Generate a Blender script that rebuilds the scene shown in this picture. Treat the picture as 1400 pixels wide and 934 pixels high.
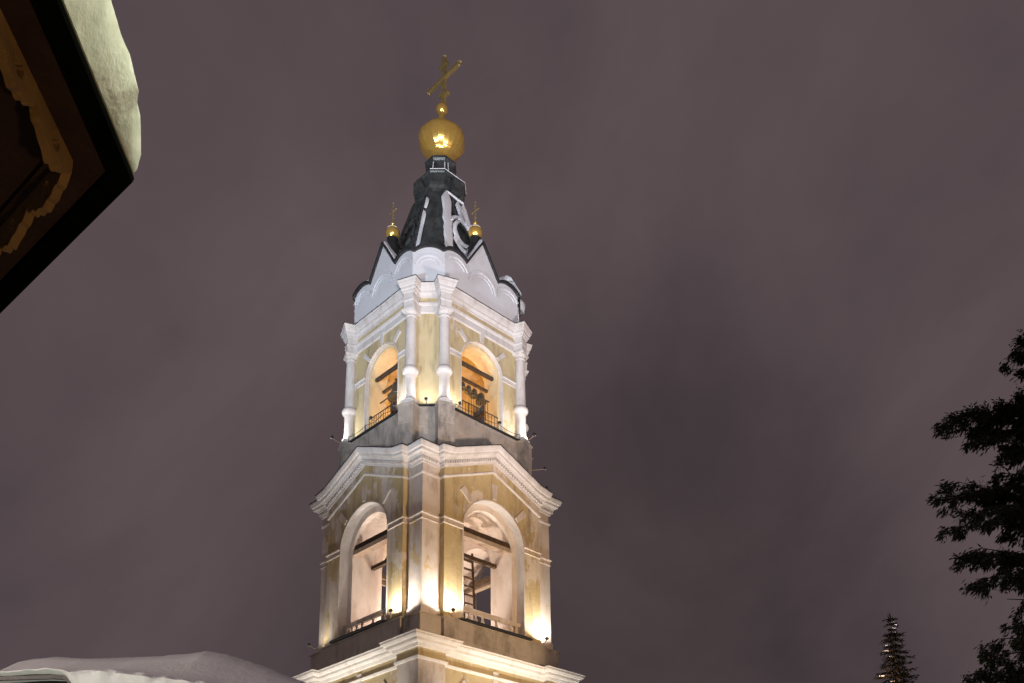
import bpy, bmesh, math, random
from mathutils import Vector, Matrix, noise
R = math.radians
rnd = random.Random(7)
for o in list(bpy.data.objects): bpy.data.objects.remove(o)
S = bpy.context.scene
COL = S.collection

# ---------------------------------------------------------------- camera
EYE = 1.6
cam_d = bpy.data.cameras.new('camera'); cam = bpy.data.objects.new('camera', cam_d); COL.objects.link(cam)
PITCH, ROLL = .23718, .02221
cp, sp, cr, sr = math.cos(PITCH), math.sin(PITCH), math.cos(ROLL), math.sin(ROLL)
rt, up, fw = Vector((1, 0, 0)), Vector((0, -sp, cp)), Vector((0, cp, sp))
X = cr*rt - sr*up; Y = sr*rt + cr*up
cam.matrix_world = Matrix(((X.x, Y.x, -fw.x, 0), (X.y, Y.y, -fw.y, 0), (X.z, Y.z, -fw.z, EYE), (0, 0, 0, 1)))
cam_d.sensor_width = 36; cam_d.lens = 1331.84*36/1400
cam_d.shift_x = (700-761.53)/1400; cam_d.shift_y = (989.67-467)/1400
cam_d.clip_start = .05; cam_d.clip_end = 2000
S.camera = cam
S.render.resolution_x, S.render.resolution_y = 1024, 683
S.view_settings.view_transform = 'Standard'; S.view_settings.look = 'None'
S.view_settings.exposure = 0; S.view_settings.gamma = 1

# ---------------------------------------------------------------- night sky: overcast lit from below by the town
W = bpy.data.worlds.new('World'); S.world = W; W.use_nodes = True
nt = W.node_tree; nt.nodes.clear()
def N(nt, t, **k):
    n = nt.nodes.new(t)
    for a, b in k.items(): setattr(n, a, b)
    return n
wo = N(nt, 'ShaderNodeOutputWorld'); bg = N(nt, 'ShaderNodeBackground')
tc = N(nt, 'ShaderNodeTexCoord'); mp0 = N(nt, 'ShaderNodeMapping'); mp = N(nt, 'ShaderNodeMapping')
mp0.inputs['Rotation'].default_value = (0, R(50), R(8))           # cloud bands drift diagonally up to the right
mp.inputs['Scale'].default_value = (1.0, 1.0, 1.45); mp.inputs['Location'].default_value = (.95, .3, .1)
nz = N(nt, 'ShaderNodeTexNoise'); nz.inputs['Scale'].default_value = 2.0; nz.inputs['Detail'].default_value = 5; nz.inputs['Roughness'].default_value = .58
nz.inputs['Distortion'].default_value = .35
rp = N(nt, 'ShaderNodeValToRGB')
rp.color_ramp.elements[0].position = .27; rp.color_ramp.elements[0].color = (.067, .050, .057, 1)
rp.color_ramp.elements[1].position = .73; rp.color_ramp.elements[1].color = (.132, .096, .101, 1)
nt.links.new(tc.outputs['Generated'], mp0.inputs['Vector']); nt.links.new(mp0.outputs['Vector'], mp.inputs['Vector']); nt.links.new(mp.outputs['Vector'], nz.inputs['Vector'])
nt.links.new(nz.outputs['Fac'], rp.inputs['Fac'])
# a darker bank of cloud low in the middle
dt = N(nt, 'ShaderNodeVectorMath', operation='DOT_PRODUCT'); dt.inputs[1].default_value = Vector((.02, 1, .30)).normalized()
nt.links.new(tc.outputs['Generated'], dt.inputs[0])
mr = N(nt, 'ShaderNodeMapRange', interpolation_type='SMOOTHSTEP'); mr.inputs['From Min'].default_value = .90; mr.inputs['From Max'].default_value = 1.0; mr.inputs['To Min'].default_value = 1.0; mr.inputs['To Max'].default_value = .62
nt.links.new(dt.outputs['Value'], mr.inputs['Value'])
mx = N(nt, 'ShaderNodeVectorMath', operation='SCALE'); nt.links.new(rp.outputs['Color'], mx.inputs[0]); nt.links.new(mr.outputs['Result'], mx.inputs['Scale'])
nt.links.new(mx.outputs['Vector'], bg.inputs['Color'])
bg.inputs['Strength'].default_value = .98
nt.links.new(bg.outputs['Background'], wo.inputs['Surface'])

# ---------------------------------------------------------------- materials
MAT = {}
def material(name, base, var=None, scale=3., rough=.85, metal=0., stain=None, stain_amt=.5, stain_scale=1.2, streak=1., bump=.15, bump_scale=25., patch=None, patch_at=.62, patch_scale=.9, emit=None, emit_s=0., spec=.3, co='world', sss=0.):
    m = bpy.data.materials.new(name); m.use_nodes = True; t = m.node_tree; t.nodes.clear()
    out = N(t, 'ShaderNodeOutputMaterial'); b = N(t, 'ShaderNodeBsdfPrincipled')
    b.inputs['Roughness'].default_value = rough; b.inputs['Metallic'].default_value = metal
    b.inputs['Specular IOR Level'].default_value = spec
    if co == 'world': v = N(t, 'ShaderNodeNewGeometry').outputs['Position']
    else: v = N(t, 'ShaderNodeTexCoord').outputs['Object']
    def nse(sc, det=5, strk=1., ro=.6):
        mpn = N(t, 'ShaderNodeMapping'); mpn.inputs['Scale'].default_value = (1, 1, 1/strk)
        t.links.new(v, mpn.inputs['Vector'])
        n = N(t, 'ShaderNodeTexNoise'); n.inputs['Scale'].default_value = sc; n.inputs['Detail'].default_value = det; n.inputs['Roughness'].default_value = ro
        t.links.new(mpn.outputs['Vector'], n.inputs['Vector']); return n.outputs['Fac']
    def ramp(f, p0, p1):
        r = N(t, 'ShaderNodeMapRange'); r.inputs['From Min'].default_value = p0; r.inputs['From Max'].default_value = p1
        r.clamp = True; t.links.new(f, r.inputs['Value']); return r.outputs['Result']
    def mix(f, a, c, mul=1.):
        mx = N(t, 'ShaderNodeMix', data_type='RGBA')
        if mul != 1.:
            mm = N(t, 'ShaderNodeMath', operation='MULTIPLY'); mm.inputs[1].default_value = mul; t.links.new(f, mm.inputs[0]); f = mm.outputs[0]
        t.links.new(f, mx.inputs['Factor'])
        for s, q in ((6, a), (7, c)):
            if isinstance(q, tuple): mx.inputs[s].default_value = (*q, 1)
            else: t.links.new(q, mx.inputs[s])
        return mx.outputs[2]
    c = base
    if var: c = mix(ramp(nse(scale), .3, .7), base, var)
    if patch: c = mix(ramp(nse(patch_scale, 7, 1.6, .65), patch_at, patch_at+.035), c, patch)
    if stain: c = mix(ramp(nse(stain_scale, 8, streak, .7), .5, .72), c, stain, stain_amt)
    if isinstance(c, tuple): b.inputs['Base Color'].default_value = (*c, 1)
    else: t.links.new(c, b.inputs['Base Color'])
    if bump:
        bp = N(t, 'ShaderNodeBump'); bp.inputs['Strength'].default_value = bump; bp.inputs['Distance'].default_value = .05
        t.links.new(nse(bump_scale, 6), bp.inputs['Height']); t.links.new(bp.outputs['Normal'], b.inputs['Normal'])
    if emit: b.inputs['Emission Color'].default_value = (*emit, 1); b.inputs['Emission Strength'].default_value = emit_s
    if sss: b.inputs['Subsurface Weight'].default_value = sss; b.inputs['Subsurface Radius'].default_value = (.05, .05, .06)
    t.links.new(b.outputs[0], out.inputs[0]); MAT[name] = m; return m
material('yellow plaster', (.50, .40, .22), (.54, .45, .28), 1.2, patch=(.62, .54, .43), patch_at=.575, patch_scale=.75, stain=(.17, .12, .07), stain_amt=.75, stain_scale=2.0, streak=6., bump=.3, bump_scale=7)
material('peeling plaster', (.48, .37, .19), (.54, .44, .26), 1.2, patch=(.64, .56, .47), patch_at=.515, patch_scale=.7, stain=(.16, .11, .07), stain_amt=.8, stain_scale=2.0, streak=6., bump=.35, bump_scale=6)
material('white trim', (.63, .60, .58), (.55, .51, .48), 1.5, stain=(.30, .23, .18), stain_amt=.5, stain_scale=2.6, streak=3., bump=.3, bump_scale=7)
material('pier plaster', (.64, .58, .53), (.58, .50, .44), .9, stain=(.26, .18, .12), stain_amt=.7, stain_scale=1.5, streak=3., patch=(.56, .44, .26), patch_at=.585, bump=.3, bump_scale=6)
material('lower trim', (.72, .69, .65), (.64, .60, .55), 1.5, stain=(.32, .26, .2), stain_amt=.4, stain_scale=2.4, streak=2., bump=.2, bump_scale=8)
material('attic white', (.66, .67, .70), (.60, .60, .62), .9, stain=(.45, .40, .38), stain_amt=.4, stain_scale=.7, streak=1.5, bump=.12)
material('belfry plaster', (.66, .54, .34), (.60, .46, .26), 1., stain=(.30, .18, .08), stain_amt=.6, stain_scale=1.1, streak=2.)
material('inner plaster', (.70, .62, .56), (.62, .53, .46), 1., stain=(.34, .24, .16), stain_amt=.65, stain_scale=1.8, streak=2.5)
material('grey render', (.52, .47, .42), (.40, .36, .32), 1.3, stain=(.08, .07, .06), stain_amt=.7, stain_scale=1.1, streak=2.2, patch=(.50, .40, .30), patch_at=.64, bump=.35, bump_scale=9)
material('stained render', (.40, .35, .30), (.28, .25, .22), 1.4, stain=(.05, .045, .04), stain_amt=.85, stain_scale=1.3, streak=2.6, patch=(.38, .28, .19), patch_at=.6, bump=.4, bump_scale=9)
material('sheet metal', (.014, .015, .016), (.03, .031, .032), 3., rough=.45, metal=.0, spec=.5, bump=.2, bump_scale=6)
material('tent metal', (.03, .034, .034), (.10, .112, .112), 2.4, rough=.33, metal=.2, spec=.6, bump=.45, bump_scale=4., stain=(.02, .02, .02), stain_amt=.8, stain_scale=2., streak=3.)
material('gold', (.98, .66, .18), (.88, .54, .11), 5., rough=.24, metal=.72, bump=.12, bump_scale=5.)
material('dull gold', (.46, .34, .13), (.36, .26, .09), 5., rough=.55, metal=.5, bump=.1)
material('bronze', (.15, .135, .10), (.09, .085, .07), 6., rough=.45, metal=.6, bump=.2)
material('old wood', (.10, .065, .04), (.05, .032, .02), 5., stain=(.02, .015, .01), streak=.3, bump=.4, bump_scale=12)
material('pale wood', (.42, .33, .25), (.30, .22, .16), 4., bump=.3, bump_scale=12)
material('black metal', (.015, .015, .015), (.03, .03, .03), 8., rough=.5, bump=.1)
material('snow', (.78, .80, .84), (.70, .71, .75), 1.2, rough=.7, bump=.25, bump_scale=12., sss=.1)
material('eave snow', (.74, .77, .70), (.55, .60, .52), 7., rough=.5, spec=.4, stain=(.50, .56, .48), stain_amt=.7, stain_scale=14., bump=.22, bump_scale=9., sss=.25)
material('soffit wood', (.05, .024, .012), (.03, .014, .007), 6., stain=(.015, .008, .004), streak=1., bump=.3, bump_scale=30)
material('carved wood', (.34, .20, .07), (.24, .14, .045), 7., stain=(.12, .07, .03), stain_scale=6., bump=.3, bump_scale=30)
material('fascia paint', (.0025, .003, .0025), (.004, .005, .004), 9., rough=.9, spec=.0, bump=.1)
material('house plaster', (.34, .34, .26), (.28, .28, .21), 2., bump=.2)
material('bark', (.05, .035, .025), (.03, .02, .015), 6., bump=.6, bump_scale=14)
material('thuja leaf', (.016, .022, .013), (.03, .034, .018), 1.8, rough=.6, bump=0)
material('spruce needle', (.008, .009, .005), (.016, .012, .006), 2., rough=.9, spec=.05, bump=0)
material('ground snow', (.72, .74, .78), (.62, .63, .66), .35, rough=.8, bump=.4, bump_scale=2.)
material('lamp glass cool', (.8, .8, .8), emit=(1, .95, .88), emit_s=14, bump=0)
material('lamp glass warm', (.8, .7, .5), emit=(1, .80, .55), emit_s=14, bump=0)
material('red cloth', (.25, .07, .04), bump=0)

# ---------------------------------------------------------------- mesh helpers
class MB:
    def __init__(s): s.v = []; s.f = []; s.sm = []
    def add(s, vs, fs, smooth=False):
        n = len(s.v); s.v += [tuple(v) for v in vs]
        for f in fs: s.f.append(tuple(i+n for i in f)); s.sm.append(smooth)
        return s
    def box(s, x0, x1, y0, y1, z0, z1, M=None):
        vs = [Vector((x, y, z)) for z in (z0, z1) for y in (y0, y1) for x in (x0, x1)]
        if M: vs = [M @ v for v in vs]
        return s.add(vs, [(0, 2, 3, 1), (4, 5, 7, 6), (0, 1, 5, 4), (2, 6, 7, 3), (0, 4, 6, 2), (1, 3, 7, 5)])
    def bar(s, a, b, w, h=None, upv=(0, 0, 1)):
        a, b = Vector(a), Vector(b); h = h or w; d = (b-a); L = d.length; d.normalize()
        u = Vector(upv)
        if abs(d.dot(u)) > .95: u = Vector((1, 0, 0))
        x = d.cross(u).normalized(); y = x.cross(d)
        M = Matrix(((d.x, x.x, y.x, a.x), (d.y, x.y, y.y, a.y), (d.z, x.z, y.z, a.z), (0, 0, 0, 1)))
        return s.box(0, L, -w/2, w/2, -h/2, h/2, M)
    def tube(s, pts, r, n=8, smooth=True, cap=True):
        pts = [Vector(p) for p in pts]; rr = r if isinstance(r, (list, tuple)) else [r]*len(pts)
        vs = []; fs = []
        for i, p in enumerate(pts):
            d = (pts[min(i+1, len(pts)-1)]-pts[max(i-1, 0)]).normalized()
            u = Vector((0, 0, 1)) if abs(d.z) < .9 else Vector((1, 0, 0))
            x = d.cross(u).normalized(); y = x.cross(d)
            for k in range(n):
                a = 2*math.pi*k/n; vs.append(p+(x*math.cos(a)+y*math.sin(a))*rr[i])
        for i in range(len(pts)-1):
            for k in range(n): fs.append((i*n+k, i*n+(k+1) % n, (i+1)*n+(k+1) % n, (i+1)*n+k))
        if cap: fs.append(tuple(range(n))[::-1]); fs.append(tuple(range((len(pts)-1)*n, len(pts)*n)))
        return s.add(vs, fs, smooth)
    def lathe(s, prof, c=(0, 0), n=24, smooth=True, z=0, M=None):
        vs = []; fs = []
        for r, h in prof:
            for k in range(n):
                a = 2*math.pi*k/n; p = Vector((c[0]+r*math.cos(a), c[1]+r*math.sin(a), z+h)); vs.append(M @ p if M else p)
        for i in range(len(prof)-1):
            for k in range(n): fs.append((i*n+k, i*n+(k+1) % n, (i+1)*n+(k+1) % n, (i+1)*n+k))
        fs.append(tuple(range(n))[::-1]); fs.append(tuple(range((len(prof)-1)*n, len(prof)*n)))
        return s.add(vs, fs, smooth)
    def loft(s, rings, closed=True, cap=False, smooth=False):
        n = len(rings[0]); vs = [p for r in rings for p in r]; fs = []
        for i in range(len(rings)-1):
            for k in range(n if closed else n-1): fs.append((i*n+k, i*n+(k+1) % n, (i+1)*n+(k+1) % n, (i+1)*n+k))
        if cap: fs.append(tuple(range(n))[::-1]); fs.append(tuple(range((len(rings)-1)*n, len(rings)*n)))
        return s.add(vs, fs, smooth)
    def prism(s, poly, y0, y1, M=None):      # polygon in x,z extruded along y (y0 front)
        n = len(poly)
        vs = [Vector((x, y0, z)) for x, z in poly]+[Vector((x, y1, z)) for x, z in poly]
        if M: vs = [M @ v for v in vs]
        fs = [tuple(range(n)), tuple(range(2*n-1, n-1, -1))]+[(k, n+k, n+(k+1) % n, (k+1) % n) for k in range(n)]
        return s.add(vs, fs)
    def sweep(s, path, prof, closed=True, jit=.011):   # path (x,y,dz), outward to the right of travel ; prof (o,z)
        fine = []; m = len(path)             # long runs are divided so that old plaster edges can wander a little
        for i in range(m):
            a = path[i]; fine.append(a)
            if i == m-1 and not closed: break
            b = path[(i+1) % m]; L = math.hypot(b[0]-a[0], b[1]-a[1]); k = int(L/.3)
            for j in range(1, k): fine.append(tuple(a[q]+(b[q]-a[q])*j/k for q in range(len(a))))
        path = fine
        n = len(path); P = [Vector((p[0], p[1])) for p in path]; dz = [p[2] if len(p) > 2 else 0 for p in path]
        mit = []
        for i in range(n):
            ds = []
            if closed or i > 0: d = P[i]-P[i-1]; ds.append(d.normalized())
            if closed or i < n-1: d = P[(i+1) % n]-P[i]; ds.append(d.normalized())
            ns = [Vector((d.y, -d.x)) for d in ds]
            if len(ns) == 1: mit.append(ns[0])
            else: mit.append((ns[0]+ns[1])/max(.2, 1+ns[0].dot(ns[1])))
        def J(i, o, z):
            q = Vector((P[i].x*1.9+o*3, P[i].y*1.9, z*2.3)); return noise.noise(q)*jit, noise.noise(q+Vector((7, 3, 1)))*jit
        rings = []
        for o, z in prof:
            row = []
            for i in range(n):
                jo, jz = J(i, o, z); row.append((P[i].x+mit[i].x*(o+jo), P[i].y+mit[i].y*(o+jo), z+dz[i]+jz))
            rings.append(row)
        return s.loft(rings, closed)
    def mesh(s, name):
        me = bpy.data.meshes.new(name); me.from_pydata(s.v, [], s.f)
        if any(s.sm):
            me.polygons.foreach_set('use_smooth', s.sm); me.set_sharp_from_angle(angle=R(40))
        bm = bmesh.new(); bm.from_mesh(me); bmesh.ops.recalc_face_normals(bm, faces=bm.faces[:]); bm.to_mesh(me); bm.free()
        return me
    def build(s, name, mat, parent=None, rotz=0, loc=(0, 0, 0)):
        me = s.mesh(name); me.materials.append(MAT[mat]); o = bpy.data.objects.new(name, me); COL.objects.link(o)
        o.rotation_euler = (0, 0, rotz); o.location = loc
        if parent: o.parent = parent
        return o
def tag(o, label=None, cat=None, group=None, kind=None):
    for k, v in (('label', label), ('category', cat), ('group', group), ('kind', kind)):
        if v: o[k] = v
    return o
def empty(name, loc=(0, 0, 0), rz=0, parent=None, **k):
    o = bpy.data.objects.new(name, None); COL.objects.link(o); o.location = loc; o.rotation_euler = (0, 0, rz)
    if parent: o.parent = parent
    return tag(o, **k)
def four(mb, name, mat, parent, ks=(0, 1, 2, 3)):   # the same element on each face of the tower
    first = None; out = []
    for k in ks:
        if first is None: first = mb.build(name, mat, parent, rotz=k*math.pi/2); o = first
        else:
            o = first.copy(); COL.objects.link(o); o.rotation_euler = (0, 0, k*math.pi/2)
        out.append(o)
    return out
def rot4(path): # path for the face at y=-d, repeated round the tower
    out = []
    for k in range(4):
        c, s_ = [(1, 0), (0, 1), (-1, 0), (0, -1)][k]
        out += [(c*p[0]-s_*p[1], s_*p[0]+c*p[1])+tuple(p[2:]) for p in path]
    return out

# ---------------------------------------------------------------- ground
g = MB(); g.box(-500, 500, -300, 700, -.3, 0); tag(g.build('ground', 'ground snow'), kind='structure')

# ---------------------------------------------------------------- bell tower
TX, TY, TR = -5.8505, 45.19107, R(-43.8125)
TOWER = empty('bell_tower', (TX, TY, 0), TR, label='tall yellow and white tiered bell tower with open arches and a gilded onion dome', cat='bell tower')
E0 = EYE                              # heights below are measured from eye level
def Z(z): return z+E0
class T(MB):                          # tower mesh: all heights lifted by eye level
    def build(s, name, mat, parent=None, rotz=0, loc=(0, 0, 0)):
        s.v = [(x, y, z+E0) for x, y, z in s.v]
        return MB.build(s, name, mat, parent, rotz, loc)

def arch_panel(mb, t0, t1, z0, ztop, d, thick, hw, zs, zb, n=20):
    """face at y=-d, going back to -d+thick, round-headed opening of half width hw"""
    ts = {t0, t1, -hw, hw, 0.}
    for k in range(1, n): ts.add(round(hw*math.cos(math.pi*k/n), 5))
    ts = sorted(ts); yf, yb = -d, -d+thick
    def low(t): return zs+math.sqrt(max(0, hw*hw-t*t))
    for a, b in zip(ts[:-1], ts[1:]):
        op = a >= -hw-1e-6 and b <= hw+1e-6
        segs = [((low(a), low(b)), (ztop(a), ztop(b)))] if op else [((z0, z0), (ztop(a), ztop(b)))]
        if op and zb > z0: segs.append(((z0, z0), (zb, zb)))
        for (la, lb), (ha, hb) in segs:
            mb.add([(a, yf, la), (b, yf, lb), (b, yf, hb), (a, yf, ha), (a, yb, la), (b, yb, lb), (b, yb, hb), (a, yb, ha)],
                   [(0, 1, 2, 3), (7, 6, 5, 4), (0, 4, 5, 1), (3, 2, 6, 7)])
    for t in (-hw, hw): mb.add([(t, yf, zb), (t, yf, zs), (t, yb, zs), (t, yb, zb)], [(0, 1, 2, 3)])
    for t in (t0, t1): mb.add([(t, yf, z0), (t, yf, ztop(t)), (t, yb, ztop(t)), (t, yb, z0)], [(0, 1, 2, 3)])

# --- lowest storey
low = T(); low.box(-4.3, 4.3, -4.3, 4.3, -E0-.2, 13.3)
LOW = low.build('lower_storey', 'yellow plaster', TOWER)
p1 = rot4([(-4.6, -4.6), (-3.15, -4.6), (-3.15, -4.3), (3.15, -4.3), (3.15, -4.6)])
for k in range(4):
    q = T(); q.add([], [])
    rings = [(3.15, -4.6), (4.6, -4.6), (4.6, -3.15), (4.3, -3.15), (4.3, -4.3), (3.15, -4.3)]
    q.loft([[(x, y, z) for x, y in rings] for z in (-E0-.2, 13.0)]); 
    if k == 0: pil1 = q.build('pilaster', 'pier plaster', LOW)
    else:
        o = pil1.copy(); COL.objects.link(o); o.rotation_euler = (0, 0, k*math.pi/2)
c = T(); c.sweep(p1, [(-.05, 12.30), (.07, 12.31), (.09, 12.36), (.11, 12.41), (-.02, 12.43)]); c.build('string_course', 'lower trim', LOW)
c = T(); c.sweep(p1, [(-.02, 12.43), (.012, 12.43), (.012, 12.84), (-.02, 12.84)]); c.build('frieze', 'yellow plaster', LOW)
c = T(); c.sweep(p1, [(-.02, 12.81), (.12, 12.82), (.16, 12.90), (.17, 12.94), (.28, 12.95), (.34, 13.0), (.36, 13.10), (.44, 13.12), (.52, 13.20), (.53, 13.29), (.56, 13.30), (.56, 13.33), (.2, 13.42), (-.3, 13.6)])
c.build('cornice', 'lower trim', LOW)
for a in (0, 46, -46):
    ca, sa = math.cos(R(a)), math.sin(R(a)); cz = 9.9; q = T()
    def pt(r, w): return (r*sa+w*ca, cz+r*ca-w*sa)
    q.prism([pt(2.05, -.12), pt(2.05, .12), pt(2.75, .17), pt(2.75, -.17)], -4.36, -4.28)
    four(q, 'voussoir', 'lower trim', LOW)

# --- middle storey
ap = rot4([(-4.25, -4.25), (-3.1, -4.25), (-3.1, -4.44), (3.1, -4.44), (3.1, -4.25)])
mid = T()
mid.sweep(ap, [(.03, 13.38), (.02, 13.7), (0, 13.75), (0, 14.5), (-.5, 14.5)])
MIDBASE = mid.build('parapet', 'grey render', TOWER)
cap = T(); cap.sweep(ap, [(-.04, 14.48), (.05, 14.5), (.07, 14.53), (.07, 14.56), (-.35, 14.62)]); cap.build('coping', 'grey render', MIDBASE)
DZ = 1.28; HWB, ZS2, ZB2 = 1.9, 19.12, 14.6
zt2 = lambda t: 22.4+DZ*(1-abs(t)/3.0) if abs(t) <= 3 else 22.4
w = T(); arch_panel(w, -3, 3, 14.5, zt2, 4.3, .48, HWB, ZS2, ZB2)
fw2 = four(w, 'arched_wall', 'peeling plaster', TOWER); MID = fw2
def lining(hw, zs, zb, d, th, n=26):
    q = T(); pts = [(-hw, zb)]+[(-hw*math.cos(math.pi*k/n), zs+hw*math.sin(math.pi*k/n)) for k in range(n+1)]+[(hw, zb)]
    pts2 = [(-hw-.05, zb)]+[(-(hw+.05)*math.cos(math.pi*k/n), zs+(hw+.05)*math.sin(math.pi*k/n)) for k in range(n+1)]+[(hw+.05, zb)]
    q.loft([[(x, -d+.01, z) for x, z in pts2], [(x, -d-.03, z) for x, z in pts2], [(x, -d-.03, z) for x, z in pts], [(x, -d+th-.004, z) for x, z in pts]], False)
    return q
q = lining(1.885, ZS2, ZB2, 4.3, .48)
f = q.build('arch_lining', 'white trim', MID[0])
for p_ in MID[1:]:
    o = f.copy(); COL.objects.link(o); o.parent = p_
inner = T(); arch_panel(inner, -3, 3, 14.5, lambda t: 22.35, 3.82, 1.5, 1.57, ZS2, ZB2)
four(inner, 'arch_reveal', 'inner plaster', TOWER)
for k in range(4):
    q = T(); q.box(2.75, 4, -4, -2.75, 14.5, 22.45)
    q.sweep([(2.9, -4), (4, -4), (4, -2.9)], [(-.02, 14.55), (.06, 14.56), (.06, 14.95), (.0, 15.02)], False)
    if k == 0: pier0 = q.build('corner_pier', 'pier plaster', TOWER); piers = [pier0]
    else:
        o = pier0.copy(); COL.objects.link(o); o.rotation_euler = (0, 0, k*math.pi/2); piers.append(o)
q = T(); q.box(-2.9, 2.9, -2.9, 2.9, 14.3, 14.57); q.build('floor_slab', 'grey render', TOWER)
q = T(); q.box(-3.2, 3.2, -3.2, 3.2, 22.0, 22.3); q.build('ceiling_slab', 'inner plaster', TOWER)
p2 = rot4([(-4, -4, 0), (-3, -4, 0), (-3, -4.3, 0), (0, -4.3, DZ), (3, -4.3, 0), (3, -4, 0)])
c = T(); c.sweep(p2, [(-.03, 21.20), (.05, 21.22), (.07, 21.27), (.07, 21.31), (-.03, 21.36)]); c.build('string_course', 'white trim', TOWER)
c = T(); c.sweep(p2, [(-.03, 21.72), (.07, 21.74), (.08, 21.84), (.10, 21.85), (.10, 22.0), (.20, 22.02), (.24, 22.12), (.34, 22.13), (.36, 22.17), (.36, 22.26), (.44, 22.29), (.48, 22.40), (.50, 22.47), (.50, 22.52), (.0, 22.62), (-.6, 22.8)])
dn = c
def dent(x, y, nx, ny, z, sl):
    tx_, ty_ = -ny, nx
    M = Matrix(((tx_, nx, 0, x), (ty_, ny, 0, y), (sl, 0, 1, z), (0, 0, 0, 1)))
    dn.box(-.045, .045, -.02, .085, -.06, .06, M)
tk = -3.25
for k in range(4):
    c_, s_ = [(1, 0), (0, 1), (-1, 0), (0, -1)][k]
    for i in range(43):
        t = -3.02+6.04*i/42
        z = 21.925+DZ*(1-abs(t)/3.0)
        sl = DZ/3*(1 if t < 0 else -1)
        x, y = t, -4.4
        dent(c_*x-s_*y, s_*x+c_*y, c_*0-s_*-1, s_*0+c_*-1, z, sl)
    for i in range(7):
        for (x, y, nx, ny) in ((3.3+.8*i/6, -4.1, 0, -1), (4.1, -3.3-.8*i/6, 1, 0)):
            dent(c_*x-s_*y, s_*x+c_*y, c_*nx-s_*ny, s_*nx+c_*ny, 21.925, 0)
ROOFC = c.build('pediment_cornice', 'white trim', TOWER)
c = T(); c.sweep(p2, [(.50, 22.525), (.53, 22.53), (.53, 22.56), (-.9, 23.0)]); c.build('skirt_roof', 'sheet metal', TOWER)
ib = T(); ib.sweep([(1.9, -4.3), (3, -4.3), (3, -4), (4, -4), (4, -3), (4.3, -3), (4.3, -1.9)], [(-.02, 19.02), (.05, 19.03), (.05, 19.08), (.03, 19.10), (.03, 19.27), (.08, 19.29), (.08, 19.34), (-.02, 19.38)], False)
four(ib, 'impost_band', 'pier plaster', TOWER)
def voussoirs(r0, r1, wd, cz, d, mat, parent_list):
    for a in (0, 45, -45):
        q = T(); ca, sa = math.cos(R(a)), math.sin(R(a))
        pt = lambda r, w_: (r*sa+w_*ca, cz+r*ca-w_*sa)
        q.prism([pt(r0, -wd*.42), pt(r0, wd*.42), pt(r1, wd*.58), pt(r1, -wd*.58)], -d-.07, -d+.03)
        f = q.build('voussoir', mat, parent_list[0])
        for k in (1, 2, 3):
            o = f.copy(); COL.objects.link(o); o.parent = parent_list[k]
def four_faces(mb, name, mat, d=None):
    return four(mb, name, mat, TOWER)
# parts hung on a rotated wall keep its rotation by being its children
voussoirs(2.02, 2.78, .30, 19.12, 4.3, 'pier plaster', MID)
# balustrade, beams, sill plate: children of each arched wall
def child4(mb, name, mat, plist):
    f = mb.build(name, mat, plist[0])
    for p in plist[1:]:
        o = f.copy(); COL.objects.link(o); o.parent = p
sl = T(); sl.box(-2.15, 2.15, -4.62, -4.25, 14.60, 14.64); sl.box(-2.0, 2.0, -4.66, -4.60, 14.57, 14.66)
child4(sl, 'sill_plate', 'sheet metal', MID)
b = T(); b.box(-1.9, 1.9, -4.05, -3.85, 15.38, 15.50); b.box(-1.9, 1.9, -4.02, -3.88, 15.30, 15.38)
b.box(-1.9, 1.9, -4.05, -3.85, 14.57, 14.68)
br = random.Random(5)
child4(b, 'balustrade_rail', 'pier plaster', MID)
for i in range(9):
    t = -1.68+.42*i
    if i in (4, 6): continue
    q = T(); q.lathe([(.075, 14.68), (.075, 14.72), (.05, 14.75), (.11, 14.92), (.10, 15.0), (.05, 15.14), (.045, 15.2), (.075, 15.25), (.075, 15.31)], (t, -3.95), 10)
    child4(q, 'baluster', 'pier plaster', MID)
q = T(); q.box(-1.75, 1.75, -3.75, -3.45, 19.28, 19.56); child4(q, 'beam', 'old wood', MID)
q = T(); q.box(-1.75, 1.75, -3.80, -3.42, 19.06, 19.275); child4(q, 'plank', 'pale wood', MID)
q = T(); q.box(-1.65, 1.65, -2.75, -2.55, 18.62, 18.80); child4(q, 'tie_beam', 'old wood', MID)

# --- parapet under the belfry
CC = Vector((2.5, -3.63)); ANG = R(-67.5)
def block_path(c, h, ang):        # square round c, CCW, front normal at ang
    n = Vector((math.cos(ang), math.sin(ang))); t = Vector((-n.y, n.x))
    return [tuple(c-t*h-n*h), tuple(c-t*h+n*h)][::-1] and [tuple(c-t*h+n*h), tuple(c+t*h+n*h), tuple(c+t*h-n*h), tuple(c-t*h-n*h)]
pp = rot4([(-2.45, -3.72), (2.45, -3.72)])
q = T(); q.sweep(pp, [(0, 21.5), (0, 24.2), (-.02, 24.22), (-.02, 24.26), (0, 24.28), (0, 25.2), (.04, 25.22), (.04, 25.28), (-.6, 25.3)]); PAR = q.build('belfry_parapet', 'stained render', TOWER)
def corner_items(fn, name, mat, parent):
    """build fn(side) for the two columns of one corner, copy to all four corners"""
    for side in (0, 1):
        cx, cy, an = (CC.x, CC.y, ANG) if side == 0 else (-CC.y, -CC.x, R(-22.5))
        mb = T(); fn(mb, Vector((cx, cy)), an); f = mb.build(name, mat, parent)
        for k in (1, 2, 3):
            o = f.copy(); COL.objects.link(o); o.rotation_euler = (0, 0, k*math.pi/2)
def ped(mb, c, an):
    mb.sweep(block_path(c, .40, an), [(0, 22), (0, 24.2), (-.02, 24.22), (-.02, 24.26), (0, 24.28), (0, 25.18), (.05, 25.2), (.06, 25.27), (-.4, 25.33)])
corner_items(ped, 'pedestal', 'stained render', PAR)
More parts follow.
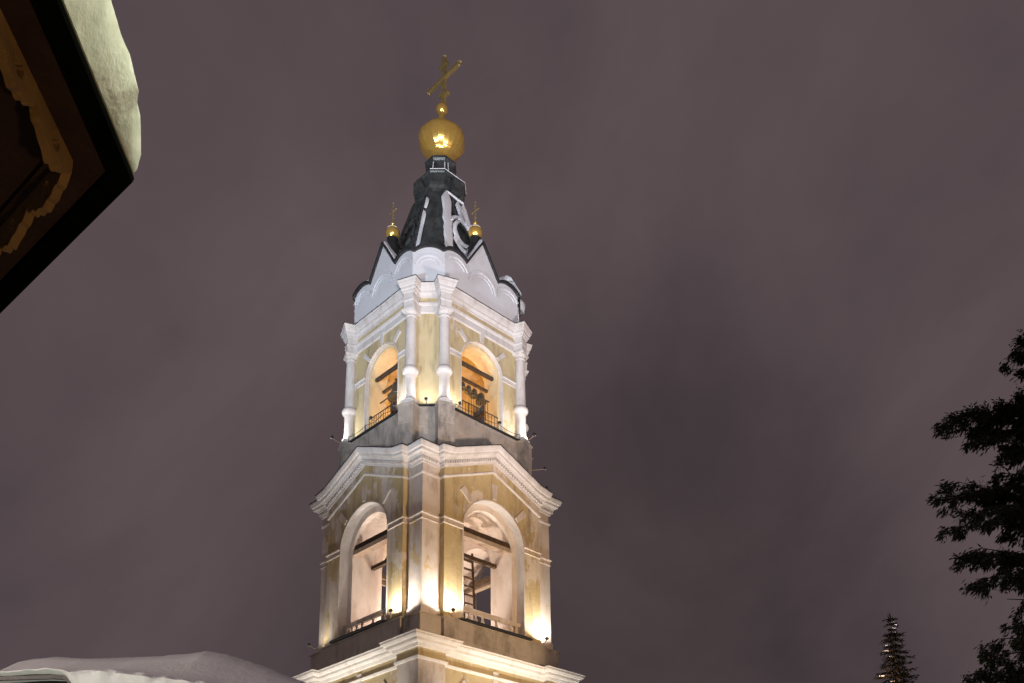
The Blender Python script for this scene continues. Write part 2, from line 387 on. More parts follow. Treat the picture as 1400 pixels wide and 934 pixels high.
q = T(); q.sweep(pp, [(-.3, 25.29), (.16, 25.30), (.17, 25.33), (.16, 25.345), (-.3, 25.38)]); q.build('ledge_flashing', 'sheet metal', PAR)

# --- belfry storey
ZS3, HW3, D3 = 28.5, 1.36, 3.5
w = T(); arch_panel(w, -2.4, 2.4, 25.2, lambda t: 31.9, D3, .2, HW3, ZS3, 25.38)
BEL = four(w, 'belfry_wall', 'yellow plaster', TOWER)
q = lining(HW3-.012, ZS3, 25.38, D3, .2)
f = q.build('arch_lining', 'white trim', BEL[0])
for p_ in BEL[1:]:
    o = f.copy(); COL.objects.link(o); o.parent = p_
inner = T(); arch_panel(inner, -2.4, 2.4, 25.2, lambda t: 31.5, D3-.2, .95, 1.2, ZS3, 25.38)
four(inner, 'belfry_reveal', 'belfry plaster', TOWER)
ch = T(); ch.loft([[(2.4, -3.5, z), (3.5, -2.4, z), (2.6, -1.9, z), (1.9, -2.6, z)] for z in (25.2, 31.9)], True, True)
four(ch, 'chamfer_wall', 'yellow plaster', TOWER)
q = T(); q.box(-2.5, 2.5, -2.5, 2.5, 25.1, 25.36); q.build('belfry_floor', 'grey render', TOWER)
q = T(); q.box(-2.9, 2.9, -2.9, 2.9, 30.9, 31.2); q.build('belfry_ceiling', 'belfry plaster', TOWER)
p3 = rot4([(-2.4, -3.5), (2.4, -3.5)])
q = T(); q.sweep(p3, [(-.02, 30.40), (.04, 30.42), (.07, 30.48), (.05, 30.50), (.05, 30.80), (.09, 30.84), (.12, 30.93), (.12, 30.96), (-.02, 31.0)]); q.build('architrave', 'white trim', TOWER)
CPR = [(-.02, 31.28), (.06, 31.30), (.08, 31.38), (.10, 31.40), (.17, 31.47), (.19, 31.58), (.21, 31.60), (.27, 31.74), (.30, 31.86), (.32, 31.88), (.32, 31.93), (-.05, 31.98), (-.3, 32.05)]
q = T(); q.sweep(p3, CPR); CORN3 = q.build('belfry_cornice', 'white trim', TOWER)
def eblock(mb, c, an):
    mb.sweep(block_path(c, .27, an), [(-.27, 30.45), (0, 30.45), (0, 30.84), (.03, 30.87), (.03, 30.93), (0, 30.96), (0, 31.30), (.05, 31.32), (.06, 31.40), (.11, 31.47), (.12, 31.59), (.15, 31.61), (.20, 31.75), (.22, 31.87), (.24, 31.89), (.24, 31.945), (-.2, 32.02)])
corner_items(eblock, 'entablature_block', 'white trim', CORN3)
def cblack(mb, c, an): mb.sweep(block_path(c, .27, an), [(.24, 31.948), (.255, 31.95), (.255, 31.975), (-.2, 32.05)])
corner_items(cblack, 'block_flashing', 'sheet metal', CORN3)
q = T(); q.sweep(p3, [(.31, 31.935), (.335, 31.938), (.335, 31.962), (-.1, 32.03)]); q.build('flashing', 'sheet metal', CORN3)
def column(mb, c, an):
    mb.sweep(block_path(c, .33, an), [(-.33, 25.33), (0, 25.33), (0, 25.52), (-.33, 25.52)])
    mb.lathe([(.31, 25.52), (.34, 25.58), (.31, 25.66), (.27, 25.70), (.25, 26.0), (.255, 26.6), (.27, 26.93), (.30, 26.98), (.36, 27.03), (.395, 27.12), (.395, 27.20), (.36, 27.28), (.29, 27.33), (.265, 27.42), (.255, 28.5), (.235, 29.95), (.235, 30.02), (.275, 30.04), (.275, 30.09), (.24, 30.11), (.24, 30.18), (.30, 30.24), (.31, 30.27)], tuple(c), 20)
    mb.sweep(block_path(c, .31, an), [(-.31, 30.26), (0, 30.27), (.03, 30.34), (.04, 30.42), (-.3, 30.47)])
corner_items(column, 'column', 'white trim', TOWER)
for a, b_ in ((1.36, 2.35), (-2.35, -1.36)):
    ib = T(); ib.sweep([(a, -3.5), (b_, -3.5)] if a < 0 else [(a, -3.5), (b_, -3.5)], [(-.02, 28.42), (.05, 28.43), (.05, 28.50), (.03, 28.52), (.03, 28.66), (.07, 28.68), (.07, 28.72), (-.02, 28.76)], False)
    child4(ib, 'impost_band', 'white trim', BEL)
voussoirs(1.46, 2.08, .22, 28.5, 3.5, 'white trim', BEL)
q = T(); q.box(-1.25, 1.25, -3.05, -2.9, 28.62, 28.78); child4(q, 'beam', 'old wood', BEL)
q = T(); q.box(-1.25, 1.25, -2.6, -2.48, 28.15, 28.28); child4(q, 'bell_beam', 'old wood', BEL)
rl = T()
rl.tube([(-1.2, -3.35, 26.35), (1.2, -3.35, 26.35)], .025, 6); rl.tube([(-1.2, -3.35, 25.6), (1.2, -3.35, 25.6)], .02, 6)
for i in range(13): rl.tube([(-1.14+.19*i, -3.35, 25.38), (-1.14+.19*i, -3.35, 26.35)], .014, 5)
child4(rl, 'railing', 'black metal', BEL)
rl = T()
for i in range(9): rl.tube([(-.2+.155*i, -2.75, 25.38), (-.2+.155*i, -2.75, 27.5)], .012, 5)
rl.tube([(-1.15, -2.75, 27.5), (1.15, -2.75, 27.5)], .03, 6)
child4(rl, 'net_frame', 'black metal', BEL)

for k in (0, 1):
    q = T(); pts = [(-2.2+4.4*i/24, -3.86, 25.62-.10*math.sin(math.pi*(i % 8)/8)) for i in range(25)]
    q.tube(pts, .014, 5); 
    for i in (0, 8, 16, 24): q.tube([(pts[i][0], -3.86, 25.33), (pts[i][0], -3.86, 25.66)], .014, 5)
    q.build('cable_line', 'black metal', BEL[k])
# --- attic of semicircular gables
DA, TA = 3.56, 2.45
def prof_main(n=9):
    pts = []
    def arc(cx, cz, r, a, b):
        for k in range(n+1):
            t = a+(b-a)*k/n; pts.append((t, cz+math.sqrt(max(0, r*r-(t-cx)**2))))
    arc(-1.72, 33.22, .98, -TA, -1.06)
    pts.extend([(-.7, 34.55), (-.35, 35.13), (0, 35.7), (.35, 35.13), (.7, 34.55)])
    arc(1.72, 33.22, .98, 1.06, TA)
    return pts
PM = prof_main()
LC = (DA-TA)/math.sqrt(2)              # half width of the chamfer
def prof_ch(n=16):
    return [(t, 33.10+math.sqrt(1.02**2-t*t)) for t in [(-LC+2*LC*k/n) for k in range(n+1)]]
PC = prof_ch()
RT = math.sqrt(.5)
ring = []                              # outline of the attic top, all round: (x,y,z,nx,ny)
def attic_ring(scale_out=0., dz=0.):
    out = []
    for k in range(4):
        c_, s_ = [(1, 0), (0, 1), (-1, 0), (0, -1)][k]
        loc = [(t, -DA-scale_out, z+dz, True) for t, z in PM]
        loc = [(t*(1+scale_out*.41*(abs(t)/TA)/TA if abs(t) > 1.1 else 1), y, z, m) for t, y, z, m in loc]
        q0 = (DA+TA)*RT+scale_out
        for t, z in PC[1:-1]:
            loc.append(((q0+t)*RT, (-q0+t)*RT, z+dz, False))
        out += [(c_*x-s_*y, s_*x+c_*y, z) for x, y, z, m in loc]
    return out
A0 = attic_ring()
att = T(); att.loft([[(x, y, 31.9) for x, y, z in A0], A0])
ATT = att.build('kokoshnik_attic', 'attic white', TOWER)
def hring(o, dz, inw):                 # overhang o, raised dz, moved inward by factor
    return [(x*inw, y*inw, z) for x, y, z in attic_ring(o, dz)]
ed = T(); ed.loft([hring(-.02, -.03, 1), hring(.12, -.02, 1), hring(.14, .13, 1), hring(.0, .15, 1), hring(0, .15, .8), hring(0, .15, .5)])
AR = ed.build('attic_roof', 'sheet metal', TOWER)
sn = T(); rr = []
for j, (o, dz, f) in enumerate([(.06, .10, 1), (.03, .22, 1), (-.12, .30, 1), (0, .30, .8), (0, .25, .52)]):
    row = []
    for i, (x, y, z) in enumerate(attic_ring(o, 0)):
        h = noise.noise(Vector((x*1.3, y*1.3, 5)))
        k = max(0., .5+.9*h)
        a = math.degrees(math.atan2(y, x))
        rightside = 1.7 if 25 < a < 125 else .95
        if rightside > 1 and j < 3: x *= 1+.05*(1+1.5*h)*(3-j)/3; y *= 1+.05*(1+1.5*h)*(3-j)/3      # snow lies thick on the sheltered side
        inn = .985 if rightside < 1 else 1.0
        row.append((x*f*inn+0, y*f*inn, z+.15+(dz-.1)*k*rightside*1.3 + (.0 if j else -.0)))
    rr.append(row)
sn.loft(rr, smooth=True); sn.build('snow_cover', 'snow', AR)
# raised arc mouldings on the attic faces
def arcmould(mb, cx, cz, r, wd, y, a0, a1, n=22, M=None):
    vs = []; fs = []
    for k in range(n+1):
        a = R(a0+(a1-a0)*k/n)
        for rr_, yy in ((r, y+.06), (r, y), (r-wd, y-.0), (r-wd, y+.06)):
            p = Vector((cx+rr_*math.cos(a), yy, cz+rr_*math.sin(a))); vs.append(M @ p if M else p)
    for k in range(n):
        for j in range(3): fs.append((4*k+j, 4*k+j+1, 4*k+j+5, 4*k+j+4))
    mb.add(vs, fs)
for (cx, cz, r, a0, a1) in ((-1.72, 33.1, .84, 22, 155), (0, 33.02, .95, 2, 178), (1.72, 33.1, .84, 25, 158)):
    m = T(); arcmould(m, cx, cz, r, .09, -DA-.055, a0, a1); arcmould(m, cx, cz, r-.22, .06, -DA-.03, a0+4, a1-4); 
    m.build('arc_moulding', 'attic white', ATT) 
    first = ATT.children[-1]
    for k in (1, 2, 3):
        o = first.copy(); COL.objects.link(o); o.rotation_euler = (0, 0, k*math.pi/2)
q0 = (DA+TA)*RT
Mc = Matrix.Rotation(R(45), 4, 'Z')
m = T(); arcmould(m, 0, 32.95, .74, .08, -q0-.05, 15, 165, 18, Mc); arcmould(m, 0, 32.95, .52, .05, -q0-.03, 15, 165, 18, Mc)
four(m, 'arc_moulding', 'attic white', ATT)

# --- tent roof
LX, LY = math.cos(-TR), math.sin(-TR)  # picture-right in tower axes (the upper tower leans a little that way)
def lean(z): v = -.06+.20*max(0, min(1, (z-36)/9)); return Vector((LX*v, LY*v))
HA = 16.
def octo(r, z, ha=HA):
    L = lean(z); out = []
    for k in range(4):
        for s_ in (-ha, ha):
            a = R(-45+90*k+s_); out.append((r*math.cos(a)+L.x, r*math.sin(a)+L.y, z))
    return out
tent = T(); tent.loft([octo(r, z) for r, z in ((3.05, 33.2), (2.72, 35.2), (1.99, 37.9), (1.32, 40.1))])
TENT = tent.build('tent_roof', 'tent metal', TOWER)
def tent_pt(k, s_, z, off=.0):         # point on the main face k (k=0 right face) ; s in -1..1 across
    r = 1.99+(37.9-z)*(2.72-1.99)/2.7 if z < 37.9 else 1.99+(37.9-z)*(1.99-1.32)/2.2
    a0, a1 = R(-45+90*k+HA), R(45+90*k-HA); L = lean(z)
    p0 = Vector((r*math.cos(a0), r*math.sin(a0))); p1 = Vector((r*math.cos(a1), r*math.sin(a1)))
    p = p0.lerp(p1, (s_+1)/2); n = Vector((math.cos(R(90*k)), math.sin(R(90*k))))
    p = p+n*off+L; return Vector((p.x, p.y, z))
rib = T()
lo, hi = octo(2.74, 35.2), octo(1.34, 40.1); 
for a, b_ in zip(lo, hi): rib.tube([a, b_], .055, 6)
for k in range(4):
    for s_ in (-.55, -.18, .18, .55): rib.tube([tent_pt(k, s_, 35.3, .01), tent_pt(k, s_, 40.0, .01)], .025, 4)
rib.build('ridge_ribs', 'tent metal', TENT)
for k in range(4):
    q = T()
    fr = [(-.86, 35.9), (-.80, 39.8), (.80, 39.8), (.86, 35.9)]
    for (a, b_) in zip(fr[:-1], fr[1:]): q.bar(tent_pt(k, a[0], a[1], .06), tent_pt(k, b_[0], b_[1], .06), .16, .14, (math.cos(R(90*k)), math.sin(R(90*k)), 0))
    rg = [tent_pt(k, .48*math.cos(R(a)), 37.2+.78*math.sin(R(a)), .09) for a in range(0, 361, 15)]
    q.tube(rg, .085, 6)
    rg = [tent_pt(k, .72*math.cos(R(a)), 37.2+1.15*math.sin(R(a)), .05) for a in range(-20, 201, 15)]
    q.tube(rg, .07, 6)
    for s_ in (-.25, .28): q.tube([tent_pt(k, s_, 38.5, .05), tent_pt(k, s_*.9, 39.7, .05)], .06, 6)
    q.build('dormer_frame', 'tent metal', TENT)
def snow_strip(pts, w_, k):
    q = T(); n = Vector((math.cos(R(90*k)), math.sin(R(90*k)), .35)).normalized(); vs = []; fs = []
    m = len(pts)
    for i, p in enumerate(pts):
        d = (pts[min(i+1, m-1)]-pts[max(i-1, 0)]).normalized(); s_ = d.cross(n).normalized()
        ww = 1.45*w_*(.65+.6*abs(noise.noise(p*1.7)))*(1 if 0 < i < m-1 else .35)
        vs += [p-s_*ww-n*.05, p-s_*ww*.8+n*.05, p+n*.09, p+s_*ww*.8+n*.05, p+s_*ww-n*.05]
    for i in range(m-1):
        for j in range(4): fs.append((5*i+j, 5*i+j+1, 5*i+j+6, 5*i+j+5))
    fs.append((0, 1, 2, 3, 4)); fs.append(tuple(range(5*m-1, 5*m-6, -1)))
    q.add(vs, fs, True); q.build('snow_strip', 'snow', TENT)
def lerpn(a, b_, n): return [a.lerp(b_, i/n) for i in range(n+1)]
K = 0
snow_strip(lerpn(tent_pt(K, -.90, 35.3, .1), tent_pt(K, -.84, 40.0, .1), 14), .24, K)
snow_strip(lerpn(tent_pt(K, -.86, 39.95, .13), tent_pt(K, .82, 39.85, .13), 8), .06, K)
snow_strip(lerpn(tent_pt(K, .30, 38.1, .1), tent_pt(K, .22, 39.7, .1), 8), .14, K)
snow_strip(lerpn(tent_pt(K, .86, 36.2, .1), tent_pt(K, .80, 39.8, .1), 10), .13, K)
snow_strip([tent_pt(K, .50*math.cos(R(a)), 37.2+.82*math.sin(R(a)), .17) for a in range(100, 300, 12)], .11, K)
snow_strip([tent_pt(K, .74*math.cos(R(a)), 37.2+1.2*math.sin(R(a)), .12) for a in range(30, 160, 10)], .10, K)
snow_strip([tent_pt(K, .52*math.cos(R(a)), 37.0+1.05*math.sin(R(a)), .14) for a in range(195, 345, 12)], .13, K)
snow_strip(lerpn(tent_pt(K, .1, 36.0, .1), tent_pt(K, .8, 35.7, .1), 6), .16, K)
L3 = lambda r, z, a: Vector((r*math.cos(R(a))+lean(z).x, r*math.sin(R(a))+lean(z).y, z))
rr2 = lambda z: (1.99+(37.9-z)*.304 if z > 37.9 else 1.99+(37.9-z)*.27)+.05
snow_strip(lerpn(L3(rr2(35.5), 35.5, -45-HA), L3(rr2(38.3), 38.3, -45-HA), 10), .10, 3)
snow_strip(lerpn(L3(rr2(38.6), 38.6, -45-HA), L3(rr2(39.4), 39.4, -45-HA), 4), .09, 3)
snow_strip(lerpn(L3(rr2(36.0), 36.0, -45+HA), L3(rr2(36.9), 36.9, -45+HA), 4), .06, 3)
# collar and neck
cl = T(); cl.loft([octo(r, z) for r, z in ((1.25, 39.95), (1.30, 40.05), (1.31, 40.3), (1.38, 40.45), (1.40, 41.2), (1.46, 41.26), (1.46, 41.36), (1.25, 41.5), (.9, 41.55))])
COLLAR = cl.build('collar', 'tent metal', TENT)
lu = T(); lu.prism([(-.28, 40.15), (.28, 40.15), (.28, 40.7), (.2, 40.92), (0, 41.02), (-.2, 40.92), (-.28, 40.7)], -1.52, -1.0)
four(lu, 'small_dormer', 'tent metal', TENT)
cs = T(); o8 = octo(1.45, 41.385)
for i in (0, 1, 2): cs.tube(lerpn(Vector(o8[i]), Vector(o8[i+1]), 6), .03, 6)
cs.build('snow_strip', 'snow', COLLAR)
nk = T(); nk.loft([octo(r, z, 22.5) for r, z in ((.92, 41.5), (.85, 41.8), (.76, 42.38), (.80, 42.56), (.90, 42.66), (.92, 42.78), (.7, 42.84))]); NECK = nk.build('neck', 'tent metal', TOWER)
cs = T()
for a in (-45-22.5+360, -22.5, -22.5+14): cs.tube([L3(.90, 41.55, a), L3(.80, 42.45, a)], .03, 6)
cs.build('snow_strip', 'snow', NECK)
# gilded dome and cross
LT = lean(45)
dm = T()
prof = [(.56, 42.7), (.55, 43.2), (.62, 43.45)]+[(1.30*math.sin(R(a)), 44.60-1.22*math.cos(R(a))) for a in range(34, 91, 8)]+[(1.30*math.sin(R(a)), 44.60-.74*math.cos(R(a))) for a in range(97, 166, 7)]+[(.26, 45.30), (.19, 45.48), (.17, 46.35)]
pf = []
for i in range(len(prof)-1):
    p0_, p1_, p2_, p3_ = prof[max(0, i-1)], prof[i], prof[i+1], prof[min(len(prof)-1, i+2)]
    for j in range(3):
        t = j/3; pf.append(tuple(.5*(2*p1_[q]+(p2_[q]-p0_[q])*t+(2*p0_[q]-5*p1_[q]+4*p2_[q]-p3_[q])*t*t+(3*p1_[q]-p0_[q]-3*p2_[q]+p3_[q])*t**3) for q in (0, 1)))
prof = pf+[prof[-1]]
dm.lathe(prof, (LT.x, LT.y), 22, False); gj = [random.Random(11+i).uniform(-.016, .016) for i in range(2000)]
dm.v = [(LT.x+(x-LT.x)*(1+gj[i % 22]*1.8), LT.y+(y-LT.y)*(1+gj[i % 22]*1.8), z) for i, (x, y, z) in enumerate(dm.v)]
DOME = dm.build('dome', 'gold', TOWER)
q = T(); q.lathe([(.15, 46.3), (.17, 46.36)]+[(.34*math.sin(R(a)), 46.68-.34*math.cos(R(a))) for a in range(30, 160, 15)]+[(.1, 47.02), (.09, 47.1)], (LT.x, LT.y), 18); q.build('ball', 'gold', DOME)
q = T(); q.lathe([(.95, 45.03), (.6, 45.19), (.35, 45.26), (.2, 45.30)], (LT.x, LT.y), 20); 
q.v = [(x, y, z+.02) for x, y, z in q.v]; q.build('snow_cap', 'snow', DOME)
def cross(mb, x, y, z0, H, bar, ax, th):
    """orthodox cross: post, long bar, short top bar, slanting foot bar; ax unit vector of the bars"""
    a = Vector((ax[0], ax[1], 0)); b0 = Vector((x, y, z0)); up_ = Vector((0, 0, 1))
    n = a.cross(up_)
    mb.bar(b0, b0+up_*H, th, th*.6, n)
    zb = z0+H*.60; mb.bar(b0+a*-bar+up_*H*.57, b0+a*bar+up_*H*.57, th*.85, th*.6)
    mb.bar(b0+a*-bar*.26+up_*H*.83, b0+a*bar*.26+up_*H*.83, th*.8, th*.6)
    mb.bar(b0+a*-bar*.30+up_*H*.27, b0+a*bar*.30+up_*H*.17, th*.8, th*.6)
    for e in (b0+a*-bar+up_*H*.57, b0+a*bar+up_*H*.57, b0+up_*H):
        for dd in (Vector((0, 0, 1)), a, -a, Vector((0, 0, -1))):
            mb.lathe([(.001, -th*.4), (th*.38, 0), (.001, th*.4)], (e.x+dd.x*th*.55, e.y+dd.y*th*.55), 8, True, e.z+dd.z*th*.55)
q = T(); cross(q, LT.x+.1*LX, LT.y+.1*LY, 46.95, 3.3, 1.32, (1, 0), .25); q.build('cross', 'dull gold', DOME)
# four small domes on the gable ridges
for k in range(4):
    c_, s_ = [(1, 0), (0, 1), (-1, 0), (0, -1)][k]
    x, y = c_*3.02, s_*3.02
    q = T(); q.lathe([(.50, 34.9), (.42, 35.4), (.30, 35.95), (.26, 36.2), (.30, 36.34), (.20, 36.40)], (x, y), 16); SD = q.build('dome_drum', 'black metal', TOWER)
    q = T(); q.lathe([(.2, 36.38)]+[(.37*math.sin(R(a)), 36.70-.36*math.cos(R(a))) for a in range(35, 150, 9)]+[(.13, 37.06), (.06, 37.15), (.06, 37.2)]+[(.11*math.sin(R(a)), 37.28-.11*math.cos(R(a))) for a in range(30, 160, 20)]+[(.03, 37.4)], (x, y), 18); q.build('small_dome', 'gold', SD)
    q = T(); cross(q, x, y, 37.35, 1.2, .24, (1, 0), .055); q.build('small_cross', 'dull gold', SD)
    q = T(); q.lathe([(.30, 36.955), (.2, 37.03), (.07, 37.1)], (x, y), 14); q.build('snow_cap', 'snow', SD)

# ---------------------------------------------------------------- things hung and standing in the tower
def tw(u, v, z):                       # tower axes -> world
    c_, s_ = math.cos(TR), math.sin(TR); return Vector((TX+c_*u-s_*v, TY+s_*u+c_*v, z+E0))
def face(k, t, d, z):                  # k 'L' or 'R' ; t grows towards the near corner
    return tw(t, -d, z) if k == 'L' else tw(d, -t, z)
def bell(label, p, r, beam_z):
    root = empty('bell', p, label=label, cat='bell', group='bells hung in the belfry')
    q = MB(); H = r*1.9
    q.lathe([(r, 0), (r*1.02, .06*H), (r*.80, .22*H), (r*.66, .45*H), (r*.60, .72*H), (r*.52, .86*H), (r*.30, .97*H), (r*.1, H)], (0, 0), 22)
    q.lathe([(r*1.005, .1*H), (r*1.03, .12*H), (r*.97, .15*H)], (0, 0), 22)
    q.build('bell_body', 'bronze', root)
    q = MB(); q.tube([(0, 0, .8*H), (0, 0, -.05*H)], r*.05, 6); q.lathe([(r*.05, -.18*H), (r*.13, -.1*H), (r*.05, 0)], (0, 0), 10); q.build('clapper', 'black metal', root)
    q = MB(); zt = max(H*1.15, beam_z+E0-p.z)
    for s_ in (-1, 1): q.bar((s_*r*.16, 0, .95*H), (s_*r*.16, 0, zt), r*.09)
    q.bar((-r*.35, 0, zt-.03), (r*.35, 0, zt-.03), r*.14); q.build('hanger', 'old wood', root)
    return root
bell('large dark bronze bell hanging alone in the left belfry arch', face('L', .10, 2.55, 27.25), .52, 28.2)
bell('smallest bell at the left end of the row in the right belfry arch', face('R', .42, 2.54, 27.66), .19, 28.2)
bell('small bell second from the left of the row in the right belfry arch', face('R', .05, 2.54, 27.60), .21, 28.2)
bell('bell third from the left of the row in the right belfry arch', face('R', -.33, 2.54, 27.54), .23, 28.2)
bell('right-hand largest bell of the row in the right belfry arch', face('R', -.78, 2.54, 27.40), .28, 28.2)
# ladder inside the middle storey
lad = empty('ladder', face('R', -.2, 2.2, 14.6), label='dark wooden ladder leaning inside the lower right arch', cat='ladder')
lp = lad.location
a0, a1 = face('R', -.45, 1.75, 14.6), face('R', .10, 2.05, 19.3)
b0, b1 = face('R', -1.12, 1.75, 14.6), face('R', -.60, 2.05, 19.3)
q = MB(); q.bar(a0-lp, a1-lp, .15, .10); q.build('side_rail', 'old wood', lad)
q = MB(); q.bar(b0-lp, b1-lp, .15, .10); q.build('side_rail', 'old wood', lad)
for i in range(1, 11):
    q = MB(); q.bar(a0.lerp(a1, i/11)-lp, b0.lerp(b1, i/11)-lp, .10, .08); q.build('rung', 'old wood', lad)
# slanting stair beam inside
q = MB(); q.bar(face('R', 1.3, 1.2, 17.2), face('R', -1.4, 1.0, 18.6), .28, .14); tag(q.build('stair_stringer', 'pale wood'), 'pale sloping board crossing behind the ladder in the lower right arch', 'board')

# floodlights
def flood(label, p, aim, power, col, ang=100, size=.16, arm_from=None, warm=False, group='floodlights on the bell tower', blend=.6, rad=.08, s=1.):
    p, aim = Vector(p), Vector(aim)
    root = empty('floodlight', p, label=label, cat='floodlight', group=group)
    d = (aim-p).normalized(); M = d.to_track_quat('Y', 'Z').to_matrix().to_4x4()
    q = MB(); w_ = size*.5
    q.loft([[M @ Vector(v) for v in ((-a*w_, y, -a*w_*.75), (a*w_, y, -a*w_*.75), (a*w_, y, a*w_*.75), (-a*w_, y, a*w_*.75))] for a, y in ((.5, -.6*size), (.75, -.5*size), (1, -.02), (1.08, 0), (1.08, .03), (.9, .03), (.9, .01))], True, False)
    q.build('housing', 'black metal', root)
    q = MB(); q.add([M @ Vector(v) for v in ((-.9*w_, .015, -.68*w_), (.9*w_, .015, -.68*w_), (.9*w_, .015, .68*w_), (-.9*w_, .015, .68*w_))], [(0, 1, 2, 3)]); q.build('glass', 'lamp glass warm' if warm else 'lamp glass cool', root)
    if arm_from is not None:
        a = Vector(arm_from)-p; q = MB(); m_ = a*.5+Vector((0, 0, -.06)); q.tube([a, m_, Vector((0, 0, -size*.35)), M @ Vector((0, -.3*size, 0))], .022, 6); q.build('bracket_arm', 'pale wood', root)
    if power:
        l = bpy.data.lights.new('floodlight_beam', 'SPOT'); l.energy = power; l.color = col; l.spot_size = R(ang); l.spot_blend = blend; l.shadow_soft_size = rad
        lo_ = bpy.data.objects.new('beam', l); COL.objects.link(lo_); lo_.parent = root; lo_.location = d*.06; lo_.rotation_euler = d.to_track_quat('-Z', 'Y').to_euler()
    return root
COOL, NEUT, WARM, PINK = (1, .97, .93), (1, .93, .83), (1, .78, .52), (1, .88, .80)
# lamps on the sill of the middle storey
def F(k, t, d, z, at, ad, az, arm, label, **kw):
    ax_ = face(k, at, ad, az); ar = face(k, *arm) if arm else None
    return flood(label, face(k, t, d, z), ax_, kw.pop('P'), kw.pop('C'), arm_from=ar, **kw)
F('L', 2.85, 4.75, 14.84, 2.9, 4.2, 16.6, (2.4, 4.4, 14.58), 'floodlight on the sill left of the near corner pier', P=400, C=NEUT, ang=165)
F('R', 2.85, 4.75, 14.84, 2.9, 4.2, 16.6, (2.4, 4.4, 14.58), 'floodlight on the sill right of the near corner pier', P=480, C=NEUT, ang=160)
F('R', -2.95, 4.72, 14.84, -2.9, 4.2, 16.2, (-3.0, 4.4, 14.58), 'floodlight at the far right end of the lower sill', P=520, C=NEUT, ang=160)
F('L', -3.3, 4.95, 14.75, -2.9, 4.2, 17.2, (-3.3, 4.4, 14.58), 'dim floodlight at the far left end of the lower sill', P=70, C=NEUT, ang=160)
# lamps at the feet of the belfry columns
F('L', 1.95, 4.12, 25.5, 2.4, 3.6, 27.0, (1.9, 3.8, 25.36), 'floodlight on the belfry ledge at the left near column', P=85, C=NEUT, ang=160)
F('R', 1.95, 4.12, 25.5, 2.4, 3.6, 27.0, (1.9, 3.8, 25.36), 'floodlight on the belfry ledge at the right near column', P=90, C=NEUT, ang=160)
F('L', .2, 4.2, 25.5, .3, 3.5, 28, (.2, 3.8, 25.36), 'small floodlight on the ledge in the middle of the left belfry arch', P=40, C=NEUT, ang=160)
F('R', -.55, 4.15, 25.5, -1.0, 3.5, 28, (-.55, 3.8, 25.36), 'small floodlight on the ledge in the middle of the right belfry arch', P=50, C=NEUT, ang=160)
F('L', -2.6, 4.55, 25.5, -2.4, 3.6, 27.2, (-2.6, 3.9, 25.36), 'floodlight on an arm at the far left corner of the belfry ledge', P=115, C=COOL, ang=160)
F('R', -2.55, 4.55, 25.5, -2.4, 3.6, 27.2, (-2.55, 3.9, 25.36), 'floodlight on an arm at the far right corner of the belfry ledge', P=115, C=NEUT, ang=160)
flood('small floodlight in the niche between the near belfry columns', tw(4.78*RT, -4.78*RT, 25.45), tw(4.1*RT, -4.1*RT, 27.5), 60, NEUT, 150, .14, tw(4.2*RT, -4.2*RT, 25.36))
# side of the parapet, far right
flood('upper of two lamps on hooked arms at the right parapet side', tw(3.9, 3.9, 24.4), tw(3.6, 3.6, 26), 0, COOL, arm_from=tw(3.2, 3.2, 24.3))
flood('lower of two lamps on hooked arms at the right parapet side', tw(3.95, 3.95, 23.3), tw(3.6, 3.6, 25), 0, COOL, arm_from=tw(3.2, 3.2, 23.2))
# lamps lower on the tower, under the first cornice
F('L', 1.5, 6.2, 7.6, 1.2, 4.6, 13, (1.5, 4.4, 7.4), 'floodlight on the lower left wall near the corner', P=1100, C=NEUT, ang=90, size=.35)
F('R', 1.5, 6.2, 7.6, 1.2, 4.6, 13, (1.5, 4.4, 7.4), 'floodlight on the lower right wall near the corner', P=1100, C=NEUT, ang=90, size=.35)
F('L', -2.4, 6.2, 7.6, -2.2, 4.6, 13, (-2.4, 4.4, 7.4), 'floodlight on the lower left wall at its far end', P=1100, C=NEUT, ang=90, size=.35)
F('R', -2.4, 6.2, 7.6, -2.2, 4.6, 13, (-2.4, 4.4, 7.4), 'floodlight on the lower right wall at its far end', P=1100, C=NEUT, ang=90, size=.35)
# lamps inside the open storeys
def inside(label, p, P, C):
    root = flood(label, p, p+Vector((0, 0, 1)), 0, C, size=.25, warm=True, group='lamps inside the tower')
    l = bpy.data.lights.new('lamp', 'POINT'); l.energy = P; l.color = C; l.shadow_soft_size = .15
    o = bpy.data.objects.new('beam', l); COL.objects.link(o); o.parent = root; o.location = (0, 0, .25)
inside('floodlight on the floor inside the middle storey', tw(-.4, .5, 14.7), 1250, (1, .85, .74))
inside('warm floodlight on the floor inside the belfry', tw(.2, .2, 25.5), 500, (1, .56, .17))
# projectors on masts that light the top of the tower
def mast(label, x, y, h, aim, P, C, ang):
    root = empty('floodlight_mast', (x, y, 0), label=label, cat='light mast')
    q = MB(); q.tube([(0, 0, 0), (0, 0, h-.1)], [.09, .05], 10); q.lathe([(.2, 0), (.2, .05), (.1, .1)], (0, 0), 12); q.build('pole', 'black metal', root)
    flood(label.replace('mast', 'projector on the mast'), (x, y, h+.1), aim, P, C, ang, .5, (x, y, h-.12), group='projectors on masts', blend=.9, rad=1.6)
mast('steel floodlight mast left of the tower', -21, 9, 6.0, tw(0, 0, 36.5), 52000, (.74, .86, 1.0), 31)
mast('steel floodlight mast right of the tower', 15, 22, 6.0, tw(0, 0, 36.5), 33000, (1, .82, .76), 34)
mast('added steel fill-light mast on the near side of the yard', 3.5, -8, 6.0, tw(0, 0, 36.5), 70000, (.96, .94, 1.0), 27)  # unseen front projector, added to fill the block shadows on the attic

